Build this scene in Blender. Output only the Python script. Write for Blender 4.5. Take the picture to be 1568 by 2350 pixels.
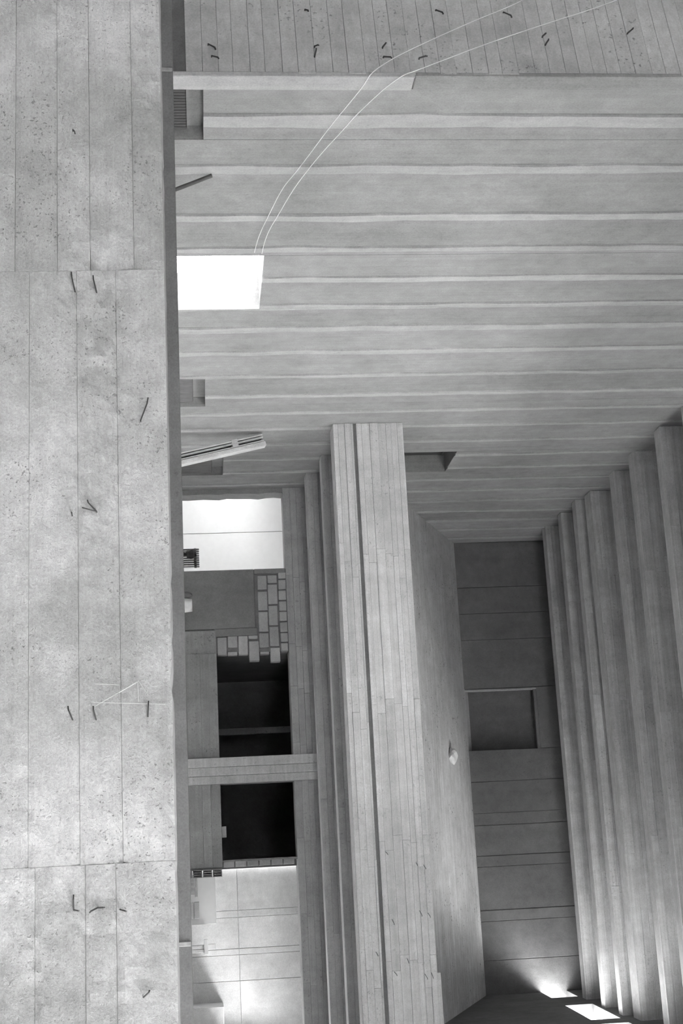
import bpy, bmesh, math, random
from mathutils import Vector, Matrix, noise
random.seed(7)
for o in list(bpy.data.objects): bpy.data.objects.remove(o)
sc = bpy.context.scene
COL = sc.collection

# ------------------------------------------------------------------ camera
# the photograph lies on its side: world up runs to the right of the frame
EYE = 1.5
F = 3250.0
RU = Vector((0.96930715, 0.24441643, -0.02653784))    # picture "down"  (world right)
RV = Vector((0.05057595, -0.09260396, 0.99441771))    # picture "right" (world up)
RF = Vector((-0.24059452, 0.96523837, 0.10212328))    # view direction
cam_d = bpy.data.cameras.new('camera')
cam = bpy.data.objects.new('camera', cam_d); COL.objects.link(cam)
m = Matrix((RV, -RU, -RF)).transposed().to_4x4()
m.translation = (0, 0, EYE)
cam.matrix_world = m
cam_d.sensor_fit = 'VERTICAL'; cam_d.sensor_height = 36.0
cam_d.lens = 36.0 * F / 2350.0
cam_d.clip_start = 0.05; cam_d.clip_end = 300
sc.camera = cam

# ------------------------------------------------------------------ light
w = bpy.data.worlds.new('overcast_sky'); sc.world = w; w.use_nodes = True
bg = w.node_tree.nodes['Background']
bg.inputs[0].default_value = (1, 1, 1, 1); bg.inputs[1].default_value = 27.0
sun_d = bpy.data.lights.new('hazy_sun', 'SUN'); sun_d.energy = 16.0; sun_d.angle = math.radians(36)
sun = bpy.data.objects.new('hazy_sun', sun_d); COL.objects.link(sun)
_e, _a = math.radians(33), math.radians(24)
sun.rotation_euler = Vector((-math.cos(_e) * math.cos(_a), math.cos(_e) * math.sin(_a), -math.sin(_e))).to_track_quat('-Z', 'Y').to_euler()
sun.location = (12, 10, 14)
sc.view_settings.view_transform = 'Standard'
sc.view_settings.look = 'None'
sc.view_settings.gamma = 1.0
sc.view_settings.use_curve_mapping = False
sc.view_settings.exposure = 0.0

# ------------------------------------------------------------------ helpers
def ray(u, v):
    return RU * ((u - 1175) / F) + RV * ((v - 784) / F) + RF
def onY(u, v, y): r = ray(u, v); return r * (y / r.y)
def onX(u, v, x): r = ray(u, v); return r * (x / r.x)
def on_plane(u, v, p, n): r = ray(u, v); return r * (n.dot(p) / n.dot(r))
# all z values below are heights relative to the eye; mesh() adds EYE

def gray(c): return (c, c, c, 1)

def concrete(name, base, axis='X', grain=0.10, blotch=0.16, pores=0.35, rnd=0.10, bump=0.35, scale=1.0, rough=0.9, mott=0.12, fine=0.13, stain=0.07, psc=1.0):
    """board marked concrete: grain stretched along axis, cloudy blotches, dark pores"""
    mt = bpy.data.materials.new(name); mt.use_nodes = True
    nt = mt.node_tree; N = nt.nodes; L = nt.links
    bs = N['Principled BSDF']; bs.inputs['Roughness'].default_value = rough
    bs.inputs['Specular IOR Level'].default_value = 0.2
    geo = N.new('ShaderNodeNewGeometry')
    oi = N.new('ShaderNodeObjectInfo')
    off = N.new('ShaderNodeVectorMath'); off.operation = 'SCALE'
    cmb = N.new('ShaderNodeCombineXYZ')
    for i in range(3): L.new(oi.outputs['Random'], cmb.inputs[i])
    L.new(cmb.outputs[0], off.inputs[0]); off.inputs['Scale'].default_value = 7.0
    pos = N.new('ShaderNodeVectorMath'); pos.operation = 'ADD'
    L.new(geo.outputs['Position'], pos.inputs[0]); L.new(off.outputs[0], pos.inputs[1])
    mp = N.new('ShaderNodeMapping')
    st = {'X': (0.5, 28, 28), 'Y': (28, 0.5, 28), 'Z': (28, 28, 0.5), 'N': (9, 9, 9)}[axis]
    mp.inputs['Scale'].default_value = tuple(s * scale for s in st)
    L.new(pos.outputs[0], mp.inputs[0])
    def nz(vec, sc_, det, ro=0.6):
        n = N.new('ShaderNodeTexNoise'); n.inputs['Scale'].default_value = sc_
        n.inputs['Detail'].default_value = det; n.inputs['Roughness'].default_value = ro
        L.new(vec, n.inputs['Vector']); return n.outputs[0]
    def mth(op, a, b, c=None):
        n = N.new('ShaderNodeMath'); n.operation = op
        for i, q in enumerate((a, b, c)):
            if q is None: continue
            if isinstance(q, (int, float)): n.inputs[i].default_value = q
            else: L.new(q, n.inputs[i])
        return n.outputs[0]
    def mr(x, a, b, c, d):
        n = N.new('ShaderNodeMapRange'); L.new(x, n.inputs[0])
        for i, q in enumerate((a, b, c, d)): n.inputs[i + 1].default_value = q
        return n.outputs[0]
    gr = nz(mp.outputs[0], 1.0, 4)
    bl = nz(geo.outputs['Position'], 1.1 * scale, 5, 0.62)
    fi = nz(geo.outputs['Position'], 75 * scale, 3, 0.7)
    po = nz(pos.outputs[0], 34 * scale * psc, 2, 0.5)
    msk = nz(geo.outputs['Position'], 2.3 * scale, 3, 0.6)
    mo = nz(pos.outputs[0], 6.5 * scale, 7, 0.72)
    mp2 = N.new('ShaderNodeMapping'); mp2.inputs['Scale'].default_value = (4.5, 4.5, 0.45)
    L.new(geo.outputs['Position'], mp2.inputs[0])
    sn_ = nz(mp2.outputs[0], 1.0, 4, 0.65)
    g1 = mr(gr, 0.25, 0.75, 1 - grain, 1 + grain)
    g2 = mr(bl, 0.28, 0.72, 1 - blotch, 1 + blotch)
    g3 = mth('MULTIPLY', mr(fi, 0.3, 0.7, 1 - fine, 1 + fine), mth('MULTIPLY', mr(mo, 0.3, 0.7, 1 - mott, 1 + mott), mr(sn_, 0.3, 0.7, 1 - stain, 1 + stain)))
    pm = mth('MULTIPLY', mr(po, 0.63, 0.70, 0.0, pores), mr(msk, 0.45, 0.60, 0.0, 1.0))
    g4 = mth('SUBTRACT', 1.0, pm)
    g5 = mr(oi.outputs['Random'], 0, 1, 1 - rnd, 1 + rnd)
    val = mth('MULTIPLY', mth('MULTIPLY', mth('MULTIPLY', g1, g2), mth('MULTIPLY', g3, g4)), mth('MULTIPLY', g5, base))
    c = N.new('ShaderNodeCombineColor')
    for i in range(3): L.new(val, c.inputs[i])
    L.new(c.outputs[0], bs.inputs['Base Color'])
    if bump > 0:
        h = mth('ADD', mth('ADD', mth('MULTIPLY', gr, 0.6), mth('MULTIPLY', mo, 0.9)), mth('SUBTRACT', mth('MULTIPLY', fi, 0.35), pm))
        bp = N.new('ShaderNodeBump'); bp.inputs['Strength'].default_value = bump
        bp.inputs['Distance'].default_value = 0.012
        L.new(h, bp.inputs['Height']); L.new(bp.outputs[0], bs.inputs['Normal'])
    return mt

def plain(name, c, rough=0.7, metal=0.0, var=0.06, sc_=12):
    mt = bpy.data.materials.new(name); mt.use_nodes = True
    nt = mt.node_tree; N = nt.nodes; L = nt.links
    bs = N['Principled BSDF']; bs.inputs['Roughness'].default_value = rough; bs.inputs['Metallic'].default_value = metal
    geo = N.new('ShaderNodeNewGeometry')
    n = N.new('ShaderNodeTexNoise'); n.inputs['Scale'].default_value = sc_; n.inputs['Detail'].default_value = 5
    L.new(geo.outputs['Position'], n.inputs['Vector'])
    r = N.new('ShaderNodeMapRange'); L.new(n.outputs[0], r.inputs[0])
    r.inputs[1].default_value = .3; r.inputs[2].default_value = .7
    r.inputs[3].default_value = c * (1 - var); r.inputs[4].default_value = c * (1 + var)
    cc = N.new('ShaderNodeCombineColor')
    for i in range(3): L.new(r.outputs[0], cc.inputs[i])
    L.new(cc.outputs[0], bs.inputs['Base Color'])
    return mt

M = dict(
    near=concrete('parapet_concrete', 0.31, 'X', 0.06, 0.33, 0.38, 0.04, 0.65, 1.7, mott=0.17, fine=0.13, stain=0.06, psc=1.9),
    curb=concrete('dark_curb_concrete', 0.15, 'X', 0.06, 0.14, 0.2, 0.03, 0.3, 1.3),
    wall=concrete('wall_concrete', 0.27, 'Z', 0.06, 0.15, 0.15, 0.07, 0.3),
    strip=concrete('joint_concrete', 0.37, 'Z', 0.06, 0.10, 0.1, 0.06, 0.3),
    endw=concrete('board_concrete', 0.50, 'X', 0.10, 0.16, 0.5, 0.05, 0.4),
    beam=concrete('beam_concrete', 0.49, 'X', 0.14, 0.12, 0.3, 0.10, 0.35),
    rib=concrete('rib_concrete', 0.52, 'X', 0.20, 0.15, 0.3, 0.06, 0.4),
    slab=concrete('slab_concrete', 0.5, 'X', 0.20, 0.14, 0.8, 0.0, 0.6, 0.8),
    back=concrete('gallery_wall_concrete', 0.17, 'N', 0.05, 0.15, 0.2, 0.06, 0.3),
    lint=concrete('lintel_concrete', 0.37, 'X', 0.10, 0.12, 0.3, 0.10, 0.35),
    plas=concrete('plaster', 0.22, 'N', 0.03, 0.10, 0.0, 0.0, 0.15),
    sill=concrete('sill_concrete', 0.28, 'X', 0.10, 0.14, 0.5, 0.05, 0.35),
    block=concrete('block', 0.40, 'N', 0.04, 0.06, 0.15, 0.10, 0.25),
    brick=concrete('brick', 0.30, 'N', 0.05, 0.08, 0.2, 0.18, 0.25),
    mort=concrete('mortar', 0.22, 'N', 0.05, 0.1, 0.2, 0.0, 0.4),
    pale=concrete('pale_render', 0.7, 'N', 0.03, 0.08, 0.0, 0.05, 0.15),
    white=plain('white_paint', 0.80, 0.6, 0, 0.02),
    floor=concrete('floor_concrete', 0.68, 'N', 0.05, 0.15, 0.3, 0.0, 0.3),
    roof=concrete('roof_concrete', 0.38, 'Y', 0.08, 0.12, 0.2, 0.0, 0.3),
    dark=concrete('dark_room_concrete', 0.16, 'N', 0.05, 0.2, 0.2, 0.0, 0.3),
    iron=plain('radiator_paint', 0.05, 0.55, 0.0, 0.15),
    irong=plain('grey_radiator_paint', 0.13, 0.55, 0.0, 0.1),
    steel=plain('rusty_steel', 0.07, 0.6, 0.3, 0.3),
    wood=concrete('weathered_timber', 0.42, 'Z', 0.18, 0.05, 0.1, 0.05, 0.3),
    wood2=concrete('pale_timber', 0.52, 'Z', 0.12, 0.05, 0.1, 0.05, 0.3),
    sack=plain('pale_sack', 0.85, 0.9, 0, 0.06),
    sackd=plain('dark_sacking', 0.20, 0.9, 0, 0.2),
    cloth=plain('dark_cloth', 0.05, 0.95, 0, 0.3),
    cable=plain('pale_cable', 0.85, 0.5, 0, 0.02),
    paper=plain('crumpled_paper', 0.62, 0.9, 0, 0.06),
    wire=plain('tie_wire_steel', 0.05, 0.6, 0.4, 0.3),
)

def mesh(name, verts, faces, mat, parent=None, smooth=False, kind=None):
    """verts in world space with eye-relative heights; origin at the base centre"""
    vs = [Vector((v[0], v[1], v[2] + EYE)) for v in verts]
    lo = Vector((min(v.x for v in vs), min(v.y for v in vs), min(v.z for v in vs)))
    hi = Vector((max(v.x for v in vs), max(v.y for v in vs), max(v.z for v in vs)))
    c = Vector(((lo.x + hi.x) / 2, (lo.y + hi.y) / 2, lo.z))
    me = bpy.data.meshes.new(name)
    me.from_pydata([v - c for v in vs], [], faces); me.update()
    if smooth:
        for p in me.polygons: p.use_smooth = True
    me.materials.append(M[mat])
    o = bpy.data.objects.new(name, me); COL.objects.link(o)
    pl = Vector((0, 0, 0))
    if parent is not None:
        o.parent = parent
        p = parent
        while p is not None: pl = pl + p.location; p = p.parent
    o.location = c - pl
    if kind: o['kind'] = kind
    return o

def tag(o, label=None, cat=None, group=None, kind=None):
    if label: o['label'] = label
    if cat: o['category'] = cat
    if group: o['group'] = group
    if kind: o['kind'] = kind
    return o

def empty(name, loc):
    o = bpy.data.objects.new(name, None); COL.objects.link(o)
    o.location = (loc[0], loc[1], loc[2] + EYE); o.empty_display_size = .1
    return o

class MB:
    def __init__(s): s.v = []; s.f = []
    def add(s, vs, fs):
        n = len(s.v); s.v += [tuple(v) for v in vs]; s.f += [tuple(i + n for i in f) for f in fs]; return s
    def box(s, x0, x1, y0, y1, z0, z1, T=None):
        vs = [(x, y, z) for z in (z0, z1) for y in (y0, y1) for x in (x0, x1)]
        if T: vs = [T(*v) for v in vs]
        return s.add(vs, [(0, 2, 3, 1), (4, 5, 7, 6), (0, 1, 5, 4), (2, 6, 7, 3), (0, 4, 6, 2), (1, 3, 7, 5)])
    def cham(s, x0, x1, y0, y1, z0, z1, c=.006, T=None):
        """box with its six faces inset: softened edges"""
        X = ((x0, x1), (x0 + c, x1 - c)); Y = ((y0, y1), (y0 + c, y1 - c)); Z = ((z0, z1), (z0 + c, z1 - c))
        vs = []; ix = {}
        def V(a, k, i, j, l):
            key = (a, i, j, l)
            if key not in ix:
                p = (X[0 if a == 0 else 1][i], Y[0 if a == 1 else 1][j], Z[0 if a == 2 else 1][l])
                ix[key] = len(vs); vs.append(T(*p) if T else p)
            return ix[key]
        q = []
        for i in (0, 1):
            q.append([V(0, 0, i, j, l) for j, l in ((0, 0), (1, 0), (1, 1), (0, 1))])
            q.append([V(1, 0, j, i, l) for j, l in ((0, 0), (1, 0), (1, 1), (0, 1))])
            q.append([V(2, 0, j, l, i) for j, l in ((0, 0), (1, 0), (1, 1), (0, 1))])
        for i in (0, 1):
            for j in (0, 1):
                q.append([V(0, 0, i, j, 0), V(1, 0, i, j, 0), V(1, 0, i, j, 1), V(0, 0, i, j, 1)])
                q.append([V(0, 0, i, 0, j), V(2, 0, i, 0, j), V(2, 0, i, 1, j), V(0, 0, i, 1, j)])
                q.append([V(1, 0, 0, i, j), V(2, 0, 0, i, j), V(2, 0, 1, i, j), V(1, 0, 1, i, j)])
        for i in (0, 1):
            for j in (0, 1):
                for l in (0, 1): q.append([V(0, 0, i, j, l), V(1, 0, i, j, l), V(2, 0, i, j, l)])
        return s.add(vs, q)
    def tube(s, pts, r, n=8):
        pts = [Vector(p) for p in pts]; rings = []
        for i, p in enumerate(pts):
            t = (pts[min(i + 1, len(pts) - 1)] - pts[max(i - 1, 0)]).normalized()
            a = t.cross(Vector((0, 0, 1)))
            if a.length < .1: a = t.cross(Vector((1, 0, 0)))
            a.normalize(); b = t.cross(a)
            rr = r[i] if isinstance(r, (list, tuple)) else r
            rings.append([p + a * (rr * math.cos(2 * math.pi * k / n)) + b * (rr * math.sin(2 * math.pi * k / n)) for k in range(n)])
        vs = [q for g in rings for q in g]; fs = []
        for i in range(len(rings) - 1):
            for k in range(n):
                fs.append((i * n + k, i * n + (k + 1) % n, (i + 1) * n + (k + 1) % n, (i + 1) * n + k))
        fs.append(tuple(range(n))[::-1]); fs.append(tuple((len(rings) - 1) * n + k for k in range(n)))
        return s.add(vs, fs)
    def build(s, name, mat, parent=None, smooth=False, kind=None):
        o = mesh(name, s.v, s.f, mat, parent, smooth, kind)
        bm = bmesh.new(); bm.from_mesh(o.data); bmesh.ops.recalc_face_normals(bm, faces=bm.faces); bm.to_mesh(o.data); bm.free()
        return o

def jit(a): return random.uniform(-a, a)

def boards_front(parent, y, xs, zs, mat, thick=.03, gap=.0015, off=.006, name='board_face', stagger=0.0):
    """formwork boards on a face towards -Y; xs = joints along the length, zs = board edges"""
    for j in range(len(zs) - 1):
        sh = jit(stagger)
        for i in range(len(xs) - 1):
            a = xs[i] + (sh if 0 < i else 0); b = xs[i + 1] + (sh if i + 1 < len(xs) - 1 else 0)
            d = random.uniform(0, off)
            MB().cham(a + gap / 2, b - gap / 2, y - d, y + thick, zs[j] + gap / 2, zs[j + 1] - gap / 2, .002).build(name, mat, parent)

# ================================================================== THE SETTING
FL = -1.5
o = MB().box(-16, 14, -7, 34, FL - .3, FL).build('floor', 'floor', kind='structure')
tag(o, 'pale concrete floor of the hall behind the parapet', 'floor')

XW = -5.37
YB = 20.0        # lower back wall
YG = 24.06       # gallery back wall
# ---- near parapet -------------------------------------------------
def ptop(x): return -.0748 + (x + 2.658) * (-.0818 + .0748) / 3.027
pb = MB().box(-7, 6, 4.03, 4.26, FL, -.115).build('parapet_wall', 'near', kind='structure')
tag(pb, 'thick board-marked concrete parapet running across the foreground', 'parapet')
secs = [(-7, -3.9, [-1.5, -1.2, -.9, -.62, -.5, -.36, -.24, -.17, 0]),
        (-3.9, -1.764, [-1.5, -1.2, -.9, -.62, -.52, -.394, -.297, -.166, 0]),
        (-1.764, -.031, [-1.5, -1.2, -.9, -.62, -.477, -.338, -.222, 0]),
        (-.031, 2.2, [-1.5, -1.2, -.9, -.62, -.458, -.324, -.242, 0]),
        (2.2, 6, [-1.5, -1.2, -.9, -.62, -.47, -.33, -.23, 0])]
def rough_board(parent, x0, x1, z0, z1, top, mat, y=4.0, amp=.0055):
    """a long board imprint, subdivided and made uneven; top boards follow the parapet edge with small chips"""
    nx = max(6, int((x1 - x0) / .03)); nz_ = 8
    g = .0004; d0 = random.uniform(0, .006)
    vs = []; fs = []
    for layer in (0, 1):
        for k in range(nz_ + 1):
            for i in range(nx + 1):
                x = x0 + g + (x1 - x0 - 2 * g) * i / nx
                zt = (ptop(x) if top else z1 - g)
                zz = z0 + g
                t = k / nz_
                z = zz + (zt - zz) * t
                n1 = noise.noise(Vector((x * 9, z * 26, 3.1))); n2 = noise.noise(Vector((x * 31, z * 40, 7.7)))
                mk = max(0, noise.noise(Vector((x * 1.7, z * 5, 1.3))) + .1)
                y_ = y - d0 + (n1 * .5 + n2) * amp * (0.35 + 1.6 * mk)
                edge = min(t, 1 - t)
                if edge < .01: y_ += .003 + .008 * n2 * mk
                if top and k >= nz_ - 1:
                    ch = max(0, noise.noise(Vector((x * 14, 5.5, 0))) - .45) * .022
                    z -= ch * (1 if k == nz_ else .5) + .001 * n2
                    if k == nz_: y_ += .002
                if layer: y_ = 4.26 if top and k == nz_ else 4.05
                vs.append((x, y_, z))
    W = nx + 1; S = W * (nz_ + 1)
    for k in range(nz_):
        for i in range(nx):
            a = k * W + i
            fs.append((a, a + 1, a + W + 1, a + W))
    for i in range(nx):
        fs.append((nz_ * W + i, nz_ * W + i + 1, S + nz_ * W + i + 1, S + nz_ * W + i))
        fs.append((i + 1, i, S + i, S + i + 1))
    for k in range(nz_):
        a = k * W; fs.append((a, a + W, S + a + W, S + a)); a += nx; fs.append((a + W, a, S + a, S + a + W))
    return mesh('board_face', vs, fs, mat, parent)
for x0, x1, zs in secs:
    for j in range(len(zs) - 1):
        if zs[j] < -.7: continue
        rough_board(pb, x0, x1, zs[j], zs[j + 1], j == len(zs) - 2, 'near')
MB().box(-7, 6, 4.0, 4.04, FL, -.62).build('parapet_base', 'near', pb)
# form-tie wires left in the concrete
def tie(parent, p, dirs, r=.0022):
    mb = MB()
    for d in dirs:
        p0 = Vector(p) + Vector((0, .03, 0)); p1 = Vector(p) + Vector((0, -.012, 0)); p2 = p1 + Vector(d); p3 = p2 + Vector((d[0] * .4, .006, d[2] * .15))
        mb.tube([p0, p1, p2, p3], r, 6)
    mb.build('tie_wire', 'wire', parent)
for u, v, ds in [(302, 168, [(.012, -.01, .006)]), (1178, 165, [(.008, -.008, .002)]), (1176, 222, [(-.024, -.008, -.022), (-.008, -.01, -.034)]),
                 (1652, 167, [(-.026, -.008, -.01)]), (1652, 221, [(-.026, -.006, -.006)]), (2088, 170, [(-.028, -.006, 0), (.002, -.01, .012)]),
                 (2083, 225, [(.008, -.01, -.018), (0, -.01, .016)]), (2087, 276, [(.004, -.01, .014)]), (1645, 340, [(-.03, -.008, .002)]), (668, 172, [(-.04, -.006, -.008)]), (672, 222, [(-.036, -.006, -.008)]),
                 (2288, 330, [(-.012, -.008, .014)]), (968, 323, [(-.05, -.006, .02)])]:
    tie(pb, onY(u, v, 4.0), ds)
# faint chalk lines drawn on the parapet
for (v0, u0), (v1, u1) in [((216, 1569), (273, 1572)), ((218, 1621), (316, 1564)), ((209, 1612), (380, 1616)), ((316, 1564), (318, 1610)), ((318, 1562), (338, 1592)), ((273, 1590), (318, 1564))]:
    MB().tube([onY(u0, v0, 3.991), onY((u0 + u1) / 2, (v0 + v1) / 2, 3.9905), onY(u1, v1, 3.991)], .0008, 5).build('chalk_line', 'beam', pb)
# ---- second, darker kerb wall behind the parapet ----------------------
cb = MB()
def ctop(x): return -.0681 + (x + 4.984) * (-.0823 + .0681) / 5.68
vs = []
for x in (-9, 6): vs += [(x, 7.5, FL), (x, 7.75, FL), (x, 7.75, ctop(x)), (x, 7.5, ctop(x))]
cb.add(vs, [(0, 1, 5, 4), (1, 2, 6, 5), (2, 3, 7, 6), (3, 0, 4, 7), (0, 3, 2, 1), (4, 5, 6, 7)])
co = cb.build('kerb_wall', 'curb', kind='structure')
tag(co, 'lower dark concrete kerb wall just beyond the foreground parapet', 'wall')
for u in (160, 2168):
    p = onY(u, 400, 7.5)
    MB().cham(p.x - .012, p.x + .012, 7.492, 7.52, -.6, ctop(p.x) - .002, .003).build('joint_rib', 'sill', co)

# ---- left wall ------------------------------------------------------
# openings: y0, y1, z0, z1, depth (None = right through)
OPEN = [(11.88, 13.1, FL, .675, None), (9.04, 9.78, -.8, .13, .126), (15.15, 16.16, -.8, .14, .12),
        (18.15, 19.21, -.8, .385, .12), (18.32, 19.31, 2.35, 3.565, .28), (20.3, 24.4, FL, 2.2, None)]
def cut_rect(y0, y1, z0, z1, ops):
    """split a rectangle of the wall round the openings"""
    ys = sorted({y0, y1} | {q for o_ in ops for q in o_[:2] if y0 < q < y1})
    out = []
    for a, b in zip(ys, ys[1:]):
        cov = sorted([(o_[2], o_[3]) for o_ in ops if o_[0] <= a + 1e-6 and o_[1] >= b - 1e-6])
        z = z0
        for c0, c1 in cov:
            if c0 > z: out.append((a, b, z, min(c0, z1)))
            z = max(z, c1)
        if z < z1: out.append((a, b, z, z1))
    return out
WT = .38
wl = MB()
for a, b, c, d in cut_rect(9.0, 24.4, FL, 7.0, OPEN): wl.box(XW - WT, XW - .03, a, b, c, d)
for y0, y1, z0, z1, dp in OPEN:
    if dp: wl.box(XW - max(WT, dp + .06), XW - dp, y0, y1, z0, z1)
wall_left = wl.build('wall_left', 'wall', kind='structure')
tag(wall_left, 'tall concrete wall of vertical panels with ridged joints, door and niches', 'wall')
STR = [(9.38, 9.56), (10.17, 10.3), (11.04, 11.16), (11.7, 11.79), (12.36, 12.47), (13.03, 13.14), (13.62, 13.74), (14.31, 14.42), (15.08, 15.17), (15.77, 15.86), (16.42, 16.5), (17.07, 17.14)]
y = 17.75
while y < 23.9: STR.append((y, y + .07)); y += .66 + jit(.04)
prev = 9.04
for a, b in STR + [(24.06, 24.1)]:
    mb = MB(); pr = random.uniform(0, .008)
    for q in cut_rect(prev, a, FL, 6.95, OPEN): mb.box(XW - .035, XW + pr - .008, q[0] + .003, q[1] - .003, q[2], q[3])
    mb.build('wall_panel', 'wall', wall_left)
    prev = b
def wavy_strip(y0, y1):
    mb = MB()
    sd = random.uniform(0, 50)
    for q in cut_rect(y0, y1, FL, 6.95, OPEN):
        n = max(2, int((q[3] - q[2]) / .12)); vs = []; fs = []
        for i in range(n + 1):
            z = q[2] + (q[3] - q[2]) * i / n
            w0 = .035 * noise.noise(Vector((z * 1.6, sd, 0))) + .01 * noise.noise(Vector((z * 6, sd, 0))); w1 = .035 * noise.noise(Vector((z * 1.6, sd + 9, 0))) + .01 * noise.noise(Vector((z * 6, sd + 9, 0)))
            pr = .012 + .006 * noise.noise(Vector((z * 2, sd, 4)))
            ya = q[0] + (w0 if abs(q[0] - y0) < 1e-6 else 0) - .006; yb = q[1] + (w1 if abs(q[1] - y1) < 1e-6 else 0) + .006
            vs += [(XW - .03, ya, z), (XW + pr, ya + .008, z), (XW + pr, yb - .008, z), (XW - .03, yb, z)]
        for i in range(n):
            for k in range(4):
                fs.append((4 * i + k, 4 * i + (k + 1) % 4, 4 * i + 4 + (k + 1) % 4, 4 * i + 4 + k))
        fs.append((0, 1, 2, 3)); fs.append((4 * n + 3, 4 * n + 2, 4 * n + 1, 4 * n))
        mb.add(vs, fs)
    return mb
for a, b in STR: wavy_strip(a, b).build('joint_strip', 'strip', wall_left)
# inner frame of the small gallery niche
MB().box(XW - .279, XW - .25, 18.33, 19.3, 2.36, 3.52).build('dark_panel', 'iron', wall_left)
MB().box(XW - .279, XW - .24, 18.33, 19.3, 3.52, 3.55).build('panel_edge', 'sill', wall_left)
# niche sills
for y0, y1, z0, z1, dp in OPEN[1:4]:
    MB().cham(XW - dp, XW + .01, y0 - .02, y1 + .02, z0 - .05, z0, .006).build('niche_sill', 'strip', wall_left)
# corner trim at the near end
tr = MB().cham(XW - .03, XW + .012, 8.86, 9.04, FL, 1.62, .006).build('trim_1', 'strip', kind='structure')
tag(tr, 'pale concrete corner band, lower length, where the panelled wall begins', 'trim')
tr2 = MB().cham(XW - .03, XW + .006, 8.86, 9.035, 1.625, 7, .006).build('trim_2', 'wall', kind='structure')
tag(tr2, 'greyer concrete corner band continuing above the pale one', 'trim')

# ---- return wall at the near end, boards lying flat ----------------------
ED = Vector((-.963839, .266486, 0)); EN = Vector((-.266486, -.963839, 0)); EP = Vector((XW - .002, 8.855, 0))
def TE(s, d, z):   # along the wall, out of the wall, height
    p = EP + ED * s + EN * d; return (p.x, p.y, z)
we = MB().box(0.2, 1.3, -.15, -.03, FL, 7, TE).build('wall_return', 'endw', kind='structure')
tag(we, 'board-marked concrete return wall at the near end with wire ties', 'wall')
MB().box(0.02, 1.3, -.04, -.02, FL, on_plane(100, 425, EP, EN).z + .02, TE).build('plinth', 'curb', we)  # recessed band coloured dark for the shadow gap at the wall's foot
z = on_plane(100, 425, EP, EN).z; row = 0
while z < 5.2:
    h = random.uniform(.098, .126)
    for a, b in ((0, 1.3),):
        MB().cham(a + .014, b - .002, -.04, random.uniform(-.005, .002), z + .001, z + h - .001, .0015, TE).build('board_face', 'endw', we)
    z += h
for u, v in [(103, 478), (130, 486), (24, 700), (108, 722), (131, 722), (110, 878), (132, 880), (135, 962), (30, 1155), (85, 1245), (103, 1252), (78, 1440), (25, 1000)]:
    p = on_plane(u, v, EP, EN)
    tie(we, p, [(jit(.04), -.02, .03 + jit(.02))], .006)

# ---- ceiling and roof -------------------------------------------------
o = MB().box(-7.4, 2.5, 6.5, 24.4, 6.9, 7.2).box(-7.4, 5.6, -6.3, 6.5, 6.9, 7.2).build('ceiling', 'roof', kind='structure')
tag(o, 'concrete ceiling slab above the deep ribs', 'ceiling')
RIBS = [(22.93, 5.88, .22), (21.97, 5.91, .2), (21.15, 5.94, .2), (20.61, 6.04, .34), (19.48, 6.09, .24), (18.48, 6.08, .24), (17.35, 6.1, .24), (16.3, 6.12, .24)]
RLAB = ['rearmost concrete ceiling rib, right against the dark gallery back wall', 'second concrete ceiling rib from the gallery back wall', 'third concrete ceiling rib from the gallery back wall',
        'fourth ceiling rib from the back, with a wide pale underside', 'fifth concrete ceiling rib from the gallery back wall', 'sixth concrete ceiling rib from the gallery back wall',
        'seventh ceiling rib from the back, its end high on the panelled wall', 'nearest ceiling rib, only just in view at the edge']
for (ry, rz, rd), lb in zip(RIBS, RLAB):
    r = MB().box(XW - .02, 2.75, ry + .03, ry + rd, rz + .02, 6.95).build('ceiling_rib', 'rib', kind='structure')
    tag(r, lb, 'rib')
    xs = [XW, -3.9 + jit(.5), -1.9 + jit(.5), .2 + jit(.5), 2.75]
    zs = [rz]
    while zs[-1] < 6.85: zs.append(zs[-1] + random.uniform(.1, .15))
    boards_front(r, ry, xs, zs, 'rib', .035, .0015, .014, stagger=.2)
    MB().cham(XW, 2.75, ry + .036, ry + rd, rz, rz + .03, .004).build('soffit_board', 'beam', r)

# ---- gallery: raked floor, front beam and stepped ribs ----------------------
SL = (4.55 - 3.35) / (24.16 - 21.38)
def slz(y): return 3.35 + SL * (y - 21.38)
prof = [(17.3, 2.2), (18.72, slz(18.72)), (24.3, slz(24.3)), (24.3, slz(24.3) - .2), (18.75, 2.0), (17.3, 2.0)]
vs = [(x, q[0], q[1]) for x in (XW, 2.6) for q in prof]
o = mesh('gallery_floor', vs, [(k, (k + 1) % 6, 6 + (k + 1) % 6, 6 + k) for k in range(6)] + [tuple(range(6))[::-1], tuple(range(6, 12))], 'slab', kind='structure')
tag(o, 'raked concrete gallery floor rising behind the long beam', 'floor')
# front beam with shadow groove
xj = [XW, -3.6, -1.75, -.15, 1.2, 3.4, 5.6]
GB = MB().box(XW - .01, 5.6, 16.99, 17.3, 1.76, 2.60).build('gallery_beam', 'plas', kind='structure')
tag(GB, 'long pale concrete gallery beam with a dark shadow groove', 'beam')
def zb(u, v): return onY(u, v, 16.95).z
zs_low = [1.74, 1.80, 1.885, 1.965, zb(1330, 829)]
zs_up = [zb(1330, 837), 2.10, 2.20, 2.31, zb(1330, 906), zb(1330, 918), 2.55, 2.625]
boards_front(GB, 16.95, xj, zs_low, 'beam', .05, .0015, .014, stagger=.25)
boards_front(GB, 16.95, xj, zs_up, 'beam', .05, .0015, .014, stagger=.25)
MB().cham(XW, 5.6, 17.0, 17.3, 1.735, 1.77, .004).build('soffit_board', 'beam', GB)
MB().cham(XW, 5.6, 16.96, 17.3, 2.595, 2.628, .004).build('top_board', 'beam', GB)
p = onY(2232, 1003, 16.95)
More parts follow.
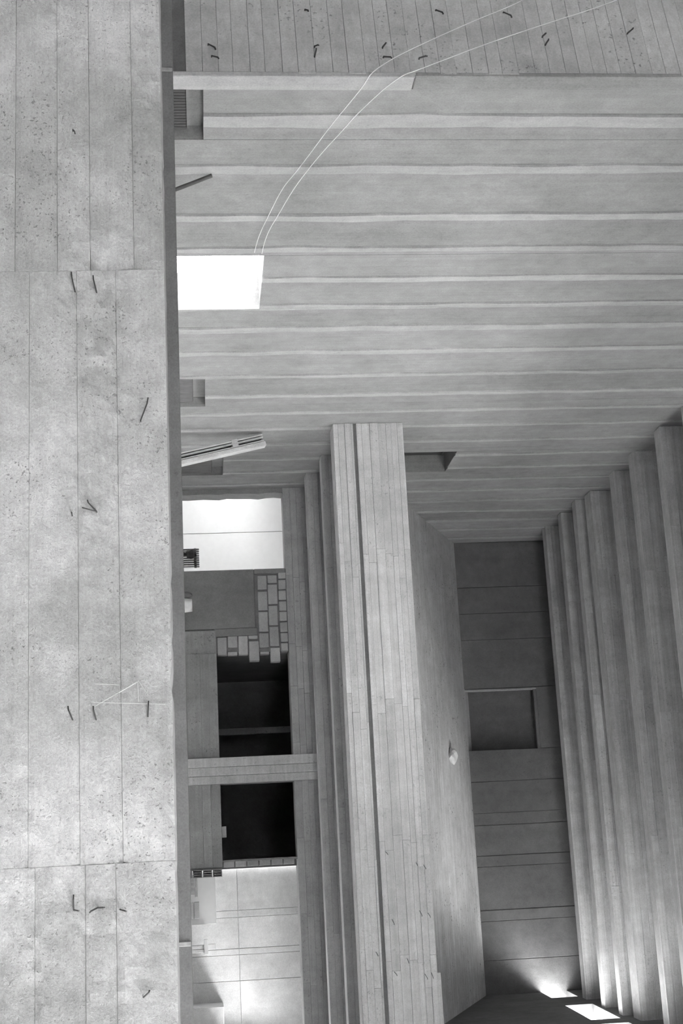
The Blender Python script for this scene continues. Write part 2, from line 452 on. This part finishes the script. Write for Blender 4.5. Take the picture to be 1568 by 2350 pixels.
MB().cham(p.x, 5.6, 16.94, 17.0, 2.60, 2.665, .004).build('top_board', 'beam', GB)
for u, v in [(1955, 885), (2110, 900), (2200, 935), (2230, 905), (2235, 975), (2232, 990), (1980, 955), (1985, 972), (2090, 963), (2095, 982), (2185, 863)]:
    p = onY(u, v, 16.95); tie(GB, p, [(.035 + jit(.012), -.012, .018 + jit(.008))], .0035)
LR = [(18.34, 1.70, .3, 2.0, 'narrow concrete rib tucked under the long gallery beam'), (19.2, 1.55, .3, 2.15, 'lowest concrete rib, just in front of the lintel over the openings')]
for ry, rz, rd, zt, lb in LR:
    r = MB().box(XW - .01, 5.6, ry + .03, ry + rd, rz + .02, zt).build('gallery_rib', 'lint', kind='structure')
    tag(r, lb, 'rib')
    boards_front(r, ry, [XW, -3.7 + jit(.3), -1.2 + jit(.6), .9 + jit(.3), 3, 5.6], [rz, rz + .09, rz + .17, zt], 'lint', .035, .0015, .014, stagger=.2)
    MB().cham(XW, 5.6, ry + .036, ry + rd, rz, rz + .03, .004).build('soffit_board', 'beam', r)  # underside coloured lighter than the face: bounce light from the floor painted in

# gallery back wall with niche
a = onY(1577, 1240, YG); b = onY(1718, 1240, YG)
NZ0, NZ1 = 4.0, onY(1650, 1236, YG).z
gb = MB()
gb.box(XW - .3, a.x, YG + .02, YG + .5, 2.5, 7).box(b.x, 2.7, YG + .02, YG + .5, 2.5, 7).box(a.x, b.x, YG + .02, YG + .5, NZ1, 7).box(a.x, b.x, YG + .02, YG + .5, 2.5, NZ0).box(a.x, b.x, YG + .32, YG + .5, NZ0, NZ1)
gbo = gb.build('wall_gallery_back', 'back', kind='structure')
tag(gbo, 'dark rear concrete wall of the gallery with a square niche', 'wall')
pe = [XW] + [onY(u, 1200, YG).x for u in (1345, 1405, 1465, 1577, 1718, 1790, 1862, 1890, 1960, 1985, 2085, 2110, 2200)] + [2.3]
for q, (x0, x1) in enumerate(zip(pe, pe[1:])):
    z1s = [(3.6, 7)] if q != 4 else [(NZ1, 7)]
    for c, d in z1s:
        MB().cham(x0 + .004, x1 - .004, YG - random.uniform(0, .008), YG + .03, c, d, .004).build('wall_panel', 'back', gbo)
MB().cham(a.x, a.x + .03, YG - .012, YG + .1, 4.3, NZ1, .004).build('niche_edge', 'strip', gbo)  # paler strip paints in the light caught by this arris
MB().cham(a.x, b.x, YG + .0, YG + .06, NZ1 - .05, NZ1, .004).build('niche_edge', 'back', gbo)

# right gallery wall with clerestory openings
CP = Vector((2.212, YG, 0)); CD = Vector((.0430728, -.999072, 0)); CN = Vector((-.999072, -.0430728, 0))
def TC(s, d, z): p = CP + CD * s - CN * d; return (p.x, p.y, z)
wins = [(-.1, .73, 5.42), (1.6, 3.1, 5.42), (3.5, 4.8, 5.42), (5.3, 6.8, 5.42)]
rw = MB(); s0 = -.4
for s_a, s_b, zw in wins:
    if s_a > s0: rw.box(s0, s_a, 0, .14, 1.9, 7, TC)
    rw.box(s_a, s_b, 0, .14, 1.9, zw, TC).box(s_a, s_b, 0, .14, 5.85, 7, TC); s0 = s_b
rw.box(s0, 7.05, 0, .14, 1.9, 7, TC).box(7.05, 9, 0, .14, 2.6, 7, TC).box(9, 15.5, 0, .14, 6.8, 7, TC).box(9, 15.5, 0, .14, 2.6, 6.15, TC).box(15.5, 30, 0, .14, 2.6, 7, TC).box(4.2, 9, 0, .14, -.75, 1.6, lambda s_, d, z: TC(s_, d + 1.2, z))  # unseen forward length, high slot and low screen added to shape the light
rwo = rw.build('wall_right', 'back', kind='structure')
tag(rwo, 'gallery side wall facing the panelled wall, pierced by small clerestory openings', 'wall')

# ---- lower back wall -------------------------------------------------
def X2(u, v=560, y=YB): return onY(u, v, y).x
ZL = 1.262        # lintel underside
xa, xb = X2(1306), X2(1500)
x1a, x1b, x2a, x2b = X2(1503), X2(1737), X2(1797), X2(1972)
li = MB().box(XW, 5.6, YB + .03, YB + .36, ZL + .01, 2.3).build('lintel_beam', 'lint', kind='structure')
tag(li, 'board-marked concrete lintel beam over the window and dark openings', 'beam')
boards_front(li, YB, [XW, -4.0, -3.0, -2.4, x1b - .1, x2a, -.3, .7, 1.6, 3.4, 5.6], [ZL, ZL + .1, ZL + .19, ZL + .27, ZL + .5], 'lint', .035, .0015, .014, stagger=.12)
MB().cham(XW, 5.6, YB + .036, YB + .36, ZL - .003, ZL + .02, .004).build('soffit_board', 'beam', li)  # lintel underside coloured lighter than its face, as if lit from below
# ragged jamb against the left wall
mb = MB(); vs = []; fs = []; n = 24
for i in range(n + 1):
    z_ = FL + (ZL - FL) * i / n; wv = .075 + .03 * noise.noise(Vector((z_ * 5, 2, 0)))
    vs += [(XW, YB - .01, z_), (XW + wv, YB - .01, z_), (XW + wv, YB + .3, z_), (XW, YB + .3, z_)]
for i in range(n):
    for k in range(4): fs.append((4 * i + k, 4 * i + (k + 1) % 4, 4 * i + 4 + (k + 1) % 4, 4 * i + 4 + k))
fs += [(0, 1, 2, 3), (4 * n + 3, 4 * n + 2, 4 * n + 1, 4 * n)]
o = mb.add(vs, fs).build('trim_3', 'wall', kind='structure'); tag(o, 'ragged concrete jamb between the panelled wall and the bright window', 'trim')
# infill of plaster and blocks
wf = MB().box(xa, xb - .02, YB + .06, YB + .3, FL, ZL).build('wall_back', 'mort', kind='structure')
tag(wf, 'partly plastered block infill wall beside the bright window', 'wall')
def px4(x, y): return 1290 + y / 3.92, 380 + x / 3.92      # crop -> (u, v)
xm = X2(1438, 500); xt = X2(1440)
MB().cham(xa, xt, YB + .02, YB + .08, FL, onY(1370, 585, YB).z, .01).build('plaster_coat', 'plas', wf)
MB().cham(xt, xt + .12, YB + .025, YB + .08, .2, onY(1450, 592, YB).z, .01).build('plaster_coat', 'plas', wf)
MB().cham(xa, xa + .07, YB + .02, YB + .08, onY(1370, 585, YB).z + .003, ZL - .005, .008).build('plaster_coat', 'plas', wf)
MB().cham(xt + .02, xb, YB + .02, YB + .3, FL, onY(1470, 497, YB).z, .01).build('plaster_coat', 'sill', wf)
rects = [(1012, 1085, 88, 150), (1012, 1085, 157, 245), (1015, 1088, 251, 340), (1020, 1092, 346, 437), (1024, 1096, 442, 530), (1028, 1100, 536, 630), (1034, 1104, 634, 718), (1038, 1106, 724, 800),
         (916, 1005, 112, 189), (920, 1010, 196, 378), (927, 1014, 386, 568), (935, 1024, 576, 757), (943, 1035, 766, 896),
         (825, 912, 118, 248), (830, 920, 260, 436), (836, 926, 442, 627), (843, 933, 634, 770), (848, 936, 800, 828),
         (742, 832, 656, 690), (750, 846, 706, 888), (654, 744, 662, 830), (558, 650, 662, 768), (560, 650, 802, 835), (464, 554, 674, 836)]
for x0, x1, y0, y1 in rects:
    u0, v0 = px4(x0, y0); u1, v1 = px4(x1, y1)
    p0 = onY(u0, (v0 + v1) / 2, YB); p1 = onY(u1, (v0 + v1) / 2, YB)
    q0 = onY((u0 + u1) / 2, v0, YB); q1 = onY((u0 + u1) / 2, v1, YB)
    MB().cham(p0.x + .004, p1.x - .004, YB + .015 + jit(.008), YB + .16, q0.z + .004, q1.z - .004, .006).build('block', 'block', wf)
# sill wall, pillar
zs0 = onY(1620, 500, YB).z
sw = MB().box(xb - .02, x2b + .09, YB + .02, YB + .3, FL, zs0).build('sill_wall', 'sill', kind='structure')
tag(sw, 'low concrete sill wall under the two dark openings', 'wall')
boards_front(sw, YB, [xb - .02, x1b], [FL, -.6, -.2, 0, .11, zs0 + .004], 'sill', .03, .0015, .008)
boards_front(sw, YB, [x2a, x2b + .09], [FL, -.6, -.2, -.02, .10, zs0 + .004], 'sill', .03, .0015, .008)
pz = onY(1765, 734, 19.93).z
pi = MB().cham(x1b, x2a, 19.95, YB + .3, FL, 1.62, .006).build('pillar', 'lint', kind='structure')
tag(pi, 'square concrete pillar standing between the two dark openings', 'pillar')
for x0, x1 in ((x1b, x1b + .13), (x1b + .13, x1b + .25), (x1b + .25, x2a)):
    MB().cham(x0 + .002, x1 - .002, 19.925 - random.uniform(0, .006), 19.96, FL, 1.615, .004).build('board_face', 'beam', pi)
# brick jamb on the right of the second opening
bj = MB().box(x2b + .0, x2b + .03, YB + .02, YB + .3, zs0, ZL).build('brick_jamb', 'mort', kind='structure')
tag(bj, 'narrow brick jamb between the dark opening and the bright room', 'jamb')
zz = zs0 + .01
while zz < ZL - .05:
    h = min(.165, ZL - zz)
    MB().cham(x2b + .02, x2b + .095, YB + .01 + jit(.006), YB + .28, zz, zz + h - .012, .006).build('brick', 'brick', bj); zz += h
# hollow brick stack
h0 = onY(1998, 443, 19.9); h1 = onY(2010, 511, 19.9)
hb = empty('hollow_brick_stack', ((h0.x + h1.x) / 2, 19.98, -.8))
tag(hb, 'slim stack of dark slotted hollow bricks at the end of the sill wall', 'bricks')
z_ = h1.z
for k in range(6):
    z1_ = z_; z0_ = z_ - .135
    bb = MB()
    xA, xB = h0.x, h0.x + .1
    bb.box(xA, xB, 20.0, 20.1, z0_ + .004, z1_ - .004)
    ns = 4; t = .009; gw = (xB - xA - t * ns) / (ns - 1)
    for i in range(ns):
        x_ = xA + i * (t + gw); bb.box(x_, x_ + t, 19.88, 20.0, z0_ + .004, z1_ - .004)
    bb.box(xA, xB, 19.88, 20.0, z0_ + .004, z0_ + .016).box(xA, xB, 19.88, 20.0, z1_ - .016, z1_ - .004)
    bb.build('hollow_brick', 'brick', hb); z_ = z0_
# dark rooms behind the openings
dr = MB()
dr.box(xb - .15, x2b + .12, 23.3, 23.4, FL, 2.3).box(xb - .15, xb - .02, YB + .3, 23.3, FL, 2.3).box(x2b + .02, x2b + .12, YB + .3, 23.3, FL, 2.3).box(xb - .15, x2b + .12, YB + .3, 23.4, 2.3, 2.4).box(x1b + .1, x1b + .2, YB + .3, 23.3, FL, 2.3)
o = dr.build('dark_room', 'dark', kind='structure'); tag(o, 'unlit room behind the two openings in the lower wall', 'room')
p = onY(1677, 590, 22.0)
o = MB().cham(p.x - .05, p.x + .05, 22.0, 22.08, FL, 2.29, .006).build('timber_post', 'sill')
tag(o, 'dim upright timber post inside the dark opening nearest the blocks', 'post')

# bright room on the lower right
fw = MB().box(x2b + .1, 7, 23.53, 23.7, FL, 2.6).build('wall_far', 'pale', kind='structure')
tag(fw, 'bright pale wall seen through the wide opening beyond the hollow bricks', 'wall')
ex = [x2b + .12] + [onY(u, 560, 23.5).x for u in (2088, 2104, 2176, 2190, 2250)] + [2.75, 4.5, 7]
zr = [FL, onY(2150, 548, 23.5).z, 2.6]
for x0, x1 in zip(ex, ex[1:]):
    for c, d in zip(zr, zr[1:]):
        MB().cham(x0 + .003, x1 - .003, 23.5 - random.uniform(0, .006), 23.55, c + .002, d - .002, .003).build('wall_panel', 'pale', fw)
# white room beyond the left window
ew = MB().box(-7.6, xb - .16, 23.83, 24.05, FL, 2.2).build('wall_white_room', 'white', kind='structure')
tag(ew, 'white far wall seen through the bright window', 'wall')
wx = [-7.6] + [onY(u, 560, 23.8).x for u in (1222,)] + [xb - .16]
for x0, x1 in zip(wx, wx[1:]): MB().cham(x0 + .004, x1 - .004, 23.8, 23.84, FL, 2.2, .004).build('wall_panel', 'white', ew)
o = MB().box(-7.6, -7.4, YB + .3, 23.83, FL, .35).box(-7.6, -7.4, YB + .3, 23.83, 1.0, 2.2).box(-7.6, -7.4, YB + .3, 20.9, .35, 1.25).box(-7.6, -7.4, 23.0, 23.83, .35, 1.25).build('added_white_side', 'white', kind='structure')  # unseen side wall, its window added and sized to light this room
tag(o, 'white side wall just out of view, added with a window to light the room', 'wall')
o = MB().box(-7.6, XW - .3, YB + .1, YB + .3, FL, 2.4).box(-7.6, XW, YB + .3, 24.0, 2.2, 2.4).box(XW, xb - .16, YB + .36, 24.0, 2.3, 2.4).build('added_white_shell', 'white', kind='structure')  # enclosure added to keep the sky from overlighting the room
tag(o, 'white ceiling and end wall added to hold down the light beyond the bright window', 'room')
o = MB().box(-7.4, -7.1, -6, 9.6, FL, 7.2).build('light_screen_left', 'wall', kind='structure'); tag(o, 'unseen concrete side wall beside the viewer, added to hold back light', 'wall')  # added out of view to cut light from the near left
o = MB().box(5.6, 5.9, -6.3, 6.5, FL, 1.3).box(5.6, 5.9, 6.5, 13, FL, 2.5).box(5.6, 5.9, 13, 20.3, -.75, 2.7).build('light_screen_right', 'wall', kind='structure'); tag(o, 'low concrete side wall just out of view, added to limit the side light', 'wall')  # added out of view; its gaps set how much side light enters
o = MB().box(2.7, 2.9, YB + .36, 23.5, FL, .4).box(2.7, 2.9, YB + .36, 23.5, 1.1, 2.3).box(2.7, 2.9, YB + .36, 20.9, .4, 1.1).box(2.7, 2.9, 23.2, 23.5, .4, 1.1).build('added_room_side', 'pale', kind='structure'); tag(o, 'side wall of the bright room, out of view, added to narrow its window light', 'wall')  # unseen wall added to shrink the opening that lights the bright room
o = MB().box(2.3, 5.9, 6.5, 24.4, 2.6, 2.8).box(3.0, 5.9, -6.3, 6.5, 2.6, 2.8).build('light_screen_roof', 'roof', kind='structure'); tag(o, 'flat unseen roof outside the clerestory openings, added to block light from the hall', 'roof')  # unseen roof added to stop light coming down into the lower hall
# unseen rear wall added to block light, its opening sized for brightness
o = MB().box(-8, 5.6, -6.3, -6, FL, 2.2).box(-8, 5.6, -6.3, -6, 4, 7.2).box(-8, -3.2, -6.3, -6, 2.2, 4).box(-.7, 5.6, -6.3, -6, 2.2, 4).build('light_screen_rear', 'wall', kind='structure'); tag(o, 'unseen concrete wall behind the viewer, added to control the light', 'wall')

# ================================================================== THINGS
def radiator(name, base, length, axis, n, h, mat, label):
    """column radiator: n upright sections with two headers and feet"""
    r = empty(name, base)
    tag(r, label, 'radiator', 'column radiators')
    pitch = length / n; d = .09
    for i in range(n):
        s = -length / 2 + pitch * (i + .5)
        mb = MB(); hw = pitch * (.33 if axis == 'Y' else .2)
        if axis == 'Y': mb.cham(base[0] - d / 2, base[0] + d / 2, base[1] + s - hw, base[1] + s + hw, base[2] + .06, base[2] + h, .008)
        else: mb.cham(base[0] + s - hw, base[0] + s + hw, base[1] - d / 2, base[1] + d / 2, base[2] + .06, base[2] + h, .008)
        mb.build('radiator_section', mat, r)
    for zz in (base[2] + .11, base[2] + h - .06):
        a = Vector(base); a.z = zz; b = a.copy()
        if axis == 'Y': a.y -= length / 2; b.y += length / 2
        else: a.x -= length / 2; b.x += length / 2
        MB().tube([a, b], .02, 10).build('header_pipe', mat, r)
    for s in (-length / 2 + pitch, length / 2 - pitch):
        if axis == 'Y': MB().box(base[0] - .03, base[0] + .03, base[1] + s - .012, base[1] + s + .012, base[2], base[2] + .07).build('foot', mat, r)
        else: MB().box(base[0] + s - .012, base[0] + s + .012, base[1] - .03, base[1] + .03, base[2], base[2] + .07).build('foot', mat, r)
    return r
rz = onX(250, 428, XW - .06).z
radiator('radiator', (XW - .065, 9.36, -.8), .60, 'Y', 15, rz + .8, 'iron', 'dark ribbed radiator in the wall niche beside the corner band')
rz2 = onX(895, 443, XW - .06).z
radiator('radiator', (XW - .06, 15.6, -.8), .84, 'Y', 20, rz2 + .8, 'irong', 'grey ribbed radiator in the wall niche between door and leaning planks')
rz3 = onX(1065, 486, XW - .06).z
radiator('radiator', (XW - .06, 18.7, -.8), .9, 'Y', 20, rz3 + .8, 'iron', 'dark ribbed radiator in the niche hidden behind the leaning planks')
pA = onY(1259, 440, 20.9); pB = onY(1303, 458, 20.9)
radiator('radiator', ((pA.x + pB.x) / 2, 20.9, FL), pB.x - pA.x, 'X', 9, pB.z - FL, 'irong', 'thin-ribbed pale radiator standing inside the bright window')

# thin steel bar leaning on the wall
a = onX(437, 398, XW + .14); b = onX(405, 481, XW + .03)
d = (a - b).normalized(); foot = b + d * ((b.z - FL - .005) / -d.z)
o = MB().tube([foot, b + (b - foot).normalized() * .02], .016, 10).build('steel_bar', 'steel')
tag(o, 'thin dark steel bar leaning against the panelled wall', 'bar')

# planks leaning beside the far niche
def lean(name, u0, v0, u1, v1, xt, w, t, mat, label, extra=None, out=.75):
    top = onX(u1, v1, xt); low = onX(u0, v0, xt + out * .55)
    d = (top - low).normalized(); foot = low - d * ((low.z - FL) / d.z)
    foot.z = FL
    L_ = (top - foot); ln = L_.length; d = L_ / ln
    sdw = Vector((0, 1, 0)) - d * d.y; sdw.normalize(); nn = d.cross(sdw)
    if nn.x < 0: nn = -nn
    def T(s, a_, b_): q = foot + d * s + sdw * a_ + nn * b_; return (q.x, q.y, q.z)
    return T, ln, foot
T, ln, foot = lean('p', 1041, 415, 999, 600, XW + .03, .2, .04, 'wood', '', out=.5)
zmin = .05
ch = empty('leaning_channel', (foot.x, foot.y, FL))
tag(ch, 'grooved grey timber batten bundle leaning against the wall behind the pale plank', 'timber')
MB().cham(zmin, ln, -.05, .06, .0, .016, .002, T).build('batten', 'wood2', ch)
MB().cham(zmin, ln, -.05, .06, .03, .05, .002, T).build('batten', 'wood', ch)
MB().cham(zmin, ln, -.05, .06, .078, .092, .002, T).build('batten', 'wood2', ch)
MB().cham(zmin, ln - .02, .02, .06, .0, .095, .002, T).build('web_board', 'steel', ch)  # web coloured dark so the grooves between battens look shaded
MB().cham(ln - .42, ln - .34, -.055, .06, -.012, .094, .003, T).build('cross_cleat', 'wood', ch)
pk = MB().cham(.12, ln + .01, -.055, .06, .098, .155, .004, T).build('leaning_plank', 'wood2')
tag(pk, 'pale wooden plank leaning against the wall near the bright window', 'plank')

# pale sack on the floor in front of the plastered infill
def blob(name, c, r, mat, parent=None, amp=.12, fr=3, seed=0, squash=None):
    bm = bmesh.new(); bmesh.ops.create_icosphere(bm, subdivisions=3, radius=1)
    vs = []
    for v in bm.verts:
        n = v.co.normalized(); k = 1 + amp * noise.noise(n * fr + Vector((seed, 0, 0)))
        q = Vector((n.x * r[0] * k, n.y * r[1] * k, n.z * r[2] * k))
        if squash: q = squash(q)
        vs.append((c[0] + q.x, c[1] + q.y, c[2] + q.z))
    fs = [tuple(v.index for v in f.verts) for f in bm.faces]; bm.free()
    return mesh(name, vs, fs, mat, parent, True)
c0 = onY(1389, 432, 19.4); ctop_ = onY(1389, 450, 19.4).z
sk = empty('sack', (c0.x, 19.4, FL)); tag(sk, 'pale slumped sack with a darker tied neck below the blocks', 'sack')
hh = (ctop_ - FL) / 2
def sq(q): 
    return Vector((q.x * (1.0 if abs(q.z) < hh * .8 else .85), q.y, max(-hh, min(hh * .93, q.z * 1.25))))
blob('sack_body', (c0.x, 19.4, FL + hh), (.13, .12, hh), 'sack', sk, .05, 2.5, 3, sq)
c1 = onY(1366, 428, 19.4)
blob('sack_neck', (c1.x + .0, 19.4, c1.z - .05), (.055, .06, .13), 'sackd', sk, .2, 3, 5)
# dark bundle silhouetted in the window
c2 = onY(1272, 437, 20.7)
bd = empty('dark_bundle', (c2.x, 20.7, FL)); tag(bd, 'dark lumpy bundle silhouetted against the radiator in the bright window', 'bundle')
blob('bundle_top', (c2.x, 20.7, c2.z + .01), (.068, .07, .075), 'cloth', bd, .35, 2.2, 1)
blob('bundle_body', (c2.x + .0, 20.7, (c2.z + FL) / 2 - .02), (.058, .07, (c2.z - FL) / 2 + .02), 'cloth', bd, .12, 3, 2)
# small box on the sill of the second opening
b0 = onY(1897, 507, YB + .1); b1 = onY(1922, 518, YB + .1)
o = MB().cham(b0.x, b1.x, YB + .06, YB + .16, zs0 + .0, b1.z + .012, .004).build('small_block', 'block')
tag(o, 'small grey block lying on the sill of the dark opening with the brick jamb', 'block')
# white panel and clutter in the bright room
s0 = onY(2012, 467, 22.6); s1 = onY(2120, 497, 22.6)
o = MB().cham(s0.x, s1.x, 22.6, 22.63, FL, s1.z, .004).build('white_panel', 'white'); tag(o, 'white sheet panel standing in the bright room beyond the hollow bricks', 'panel')
for k, (u0, u1, v1, yy, mt, lb) in enumerate([(2006, 2056, 455, 22.3, 'wood', 'grey board stack in front of the white sheet, nearer the hollow bricks'), (2070, 2112, 462, 22.35, 'block', 'pale block pile in front of the white sheet, farther from the hollow bricks')]):
    p0 = onY(u0, 450, yy); p1 = onY(u1, v1, yy)
    st = empty('material_stack', ((p0.x + p1.x) / 2, yy, FL)); tag(st, lb, 'stack')
    zz = FL
    while zz < p1.z - .02:
        h = min(random.uniform(.05, .09), p1.z - zz)
        MB().cham(p0.x + jit(.03), p1.x + jit(.03), yy - .1 + jit(.02), yy + .1, zz, zz + h - .006, .004).build('piece', mt, st); zz += h
p0 = onY(2165, 450, 22.5); p1 = onY(2190, 478, 22.5); p2 = onY(2172, 495, 22.5)
tb = empty('work_trestle', ((p0.x + p1.x) / 2, 22.5, FL)); tag(tb, 'pale timber trestle beside the white sheet panel', 'trestle')
MB().cham(p0.x - .05, p1.x, 22.4, 22.6, p1.z - .06, p1.z, .004).build('top_board', 'white', tb)
MB().cham(p0.x + .03, p0.x + .08, 22.42, 22.47, FL, p1.z - .06, .004).build('leg', 'pale', tb)
MB().cham(p1.x - .08, p1.x - .03, 22.42, 22.47, FL, p1.z - .06, .004).build('leg', 'pale', tb)
MB().cham(p0.x + .03, p0.x + .08, 22.53, 22.58, FL, p1.z - .06, .004).build('leg', 'pale', tb)
MB().cham(p1.x - .08, p1.x - .03, 22.53, 22.58, FL, p1.z - .06, .004).build('leg', 'pale', tb)
MB().cham(p2.x - .04, p2.x + .04, 22.46, 22.54, p1.z, p2.z, .004).build('upright_block', 'white', tb)
p0 = onY(2313, 450, 22.8); p1 = onY(2313, 514, 22.8)
o = MB().cham(p0.x, 2.68, 22.8, 23.49, FL, p1.z, .01).build('plinth_block', 'pale'); tag(o, 'low pale masonry plinth standing against the bright far wall', 'plinth')

# cables running up the panelled wall and across the return wall
c1 = [(584, 580), (590, 555), (600, 528), (614, 500), (647, 433), (677, 398), (710, 355), (761, 286), (803, 236), (836, 195)]
c1b = [(851, 168), (887, 143), (929, 120), (1000, 87), (1085, 49), (1168, 16), (1230, -14)]
c2_ = [(601, 582), (608, 552), (620, 524), (635, 500), (672, 436), (706, 391), (740, 349), (780, 307), (820, 261), (870, 215), (884, 202)]
c2b = [(925, 172), (950, 164), (1000, 145), (1109, 103), (1254, 54), (1379, 15), (1440, -10)]
for A, B, lb in ((c1, c1b, 'pale cable curving up from the door head over the corner, the one nearer the floor'), (c2_, c2b, 'pale cable curving up from the door head over the corner, the one nearer the ceiling')):
    pts = [onX(u, v, XW + .03) for v, u in A] + [on_plane(u, v, EP + EN * .03, EN) for v, u in B]
    for _ in range(3):
        q = [pts[0]]
        for p_, n_ in zip(pts, pts[1:]): q += [p_ * .75 + n_ * .25, p_ * .25 + n_ * .75]
        pts = q + [pts[-1]]
    o = MB().tube(pts, .003, 6).build('cable', 'cable', smooth=True); tag(o, lb, 'cable', 'cables on the wall')

# crumpled paper on the raked floor
sp = Vector((0, 21.38, 3.35)); sn = Vector((0, -SL, 1)).normalized()
pc = on_plane(1735, 1033, sp, sn)
bm = bmesh.new(); bmesh.ops.create_icosphere(bm, subdivisions=2, radius=1)
vs = []
for v in bm.verts:
    n = v.co.normalized(); k = 1 + .45 * noise.noise(n * 2.6) + jit(.16)
    vs.append((pc.x + n.x * .13 * k, pc.y + n.y * .09 * k, pc.z + .05 + max(-.06, n.z * .07 * k) + SL * n.y * .09 * k))
fs = [tuple(v.index for v in f.verts) for f in bm.faces]; bm.free()
o = mesh('paper_scrap', vs, fs, 'paper'); tag(o, 'crumpled pale paper scrap lying on the raked gallery floor', 'paper')
